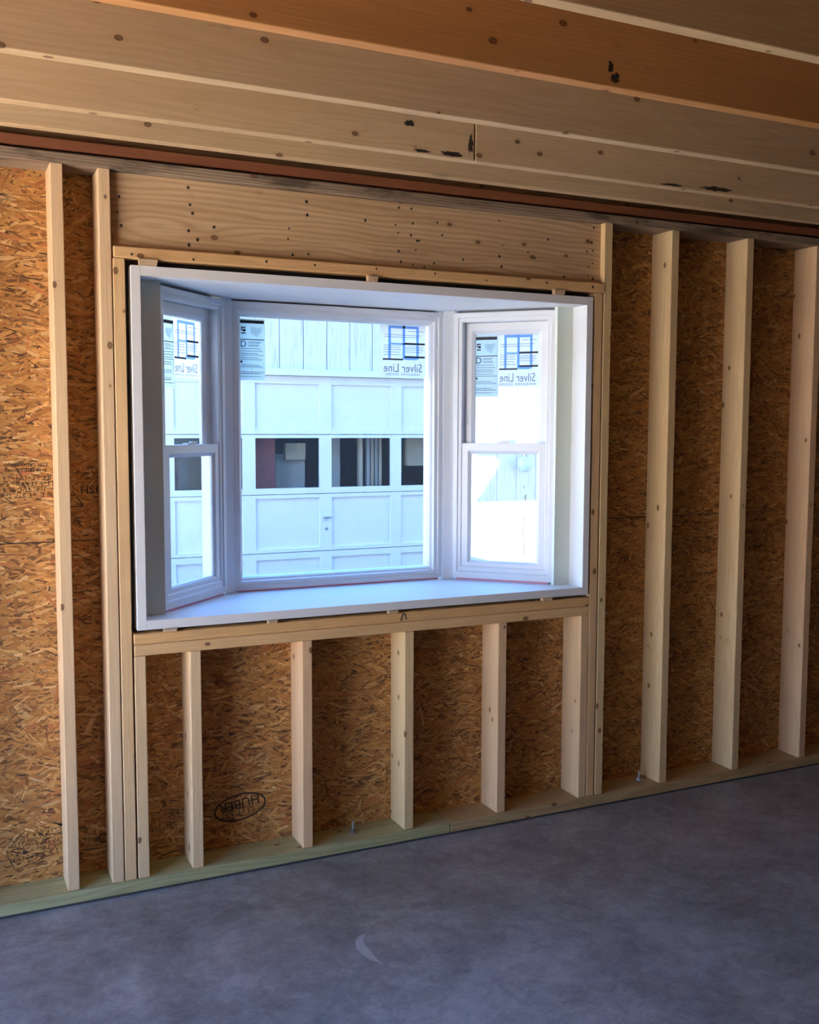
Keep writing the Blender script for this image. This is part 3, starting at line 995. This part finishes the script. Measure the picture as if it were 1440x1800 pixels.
blocks('garage_shell', [((-3.6, GY + .001, 2.074), (6.1, GY + .06, 3.35)), ((-3.6, GY + .001, -.13), (DX0 - .001, GY + .06, 2.073)), ((DX1 + .001, GY + .001, -.13), (6.1, GY + .06, 2.073)),
                        ((-3.6, GY + .06, -.13), (-3.5, 11.0, 3.35)), ((6.0, GY + .06, -.13), (6.1, 11.0, 3.35)), ((-3.6, 11.0, -.13), (6.1, 11.1, 3.35)),
                        ((-3.5, GY + .06, 3.25), (6.0, 11.0, 3.35))], M['dark_room'], gar)
V = [(-3.8, GY - .35, 3.20), (6.3, GY - .35, 3.20), (6.3, 8.1, 5.0), (-3.8, 8.1, 5.0), (-3.8, 11.4, 3.20), (6.3, 11.4, 3.20)]
V += [(a, b, c + .1) for a, b, c in V]
F = [[0, 3, 2, 1], [3, 4, 5, 2], [6, 7, 8, 9], [9, 8, 11, 10], [0, 1, 7, 6], [4, 10, 11, 5], [0, 6, 9, 3], [3, 9, 10, 4], [1, 2, 8, 7], [2, 5, 11, 8]]
link('roof', new_mesh('roof', V, F, M['shingle']), None, gar)
block('maroon_reflection', (-.23, GY + .10, .9), (-.02, GY + .14, 1.8), M['maroon'], gar)  # maroon, grey and straw blocks added here imitate reflections in the panes
block('grey_reflection', (.05, GY + .30, .9), (.33, GY + .33, 1.32), M['grey_board'], gar)
block('straw_reflection', (.12, GY + .22, 1.27), (.31, GY + .29, 1.42), M['pale_board'], gar)
block('grey_reflection', (1.18, GY + .22, .9), (1.28, GY + .25, 1.5), M['grey_board'], gar)
block('straw_reflection', (1.33, GY + .2, 1.2), (1.6, GY + .3, 1.5), M['pale_board'], gar)
block('inner_post', (.585, GY + .25, 0), (.66, GY + .30, 2.0), M['grey_board'], gar)
block('inner_post', (.80, GY + .12, 0), (.835, GY + .17, 2.0), M['pale_board'], gar)
for k in range(4):
    block('stored_plank', (.885 + k * .045, GY + .14 + .01 * k, 0), (.915 + k * .045, GY + .18 + .01 * k, 1.9), M['pale_board' if k % 2 else 'grey_board'], gar)

lt = empty('wall_lamp', (2.462, GY - .022, 1.22))
tag(lt, 'small round lamp on the white plank siding beside the garage door', 'lamp')
mw = WM[lt.name]
V, F = lathe_geo([(.02, -.085), (.055, -.06), (.078, -.02), (.08, .01), (.066, .045), (.035, .065), (.03, .068)], 20)
V = [(a, b - .09, c) for a, b, c in V]
link('globe', new_mesh('globe', V, F, M['lamp_glass'], True), mw, lt)
V, F = lathe_geo([(.036, .068), (.036, .095), (.012, .10)], 16)
V = [(a, b - .09, c) for a, b, c in V]
link('collar', new_mesh('collar', V, F, M['steel']), mw, lt)
block('bracket', (-.012, -.09, .0951), (.012, -.0005, .112), M['steel'], lt, 0.001, mw)
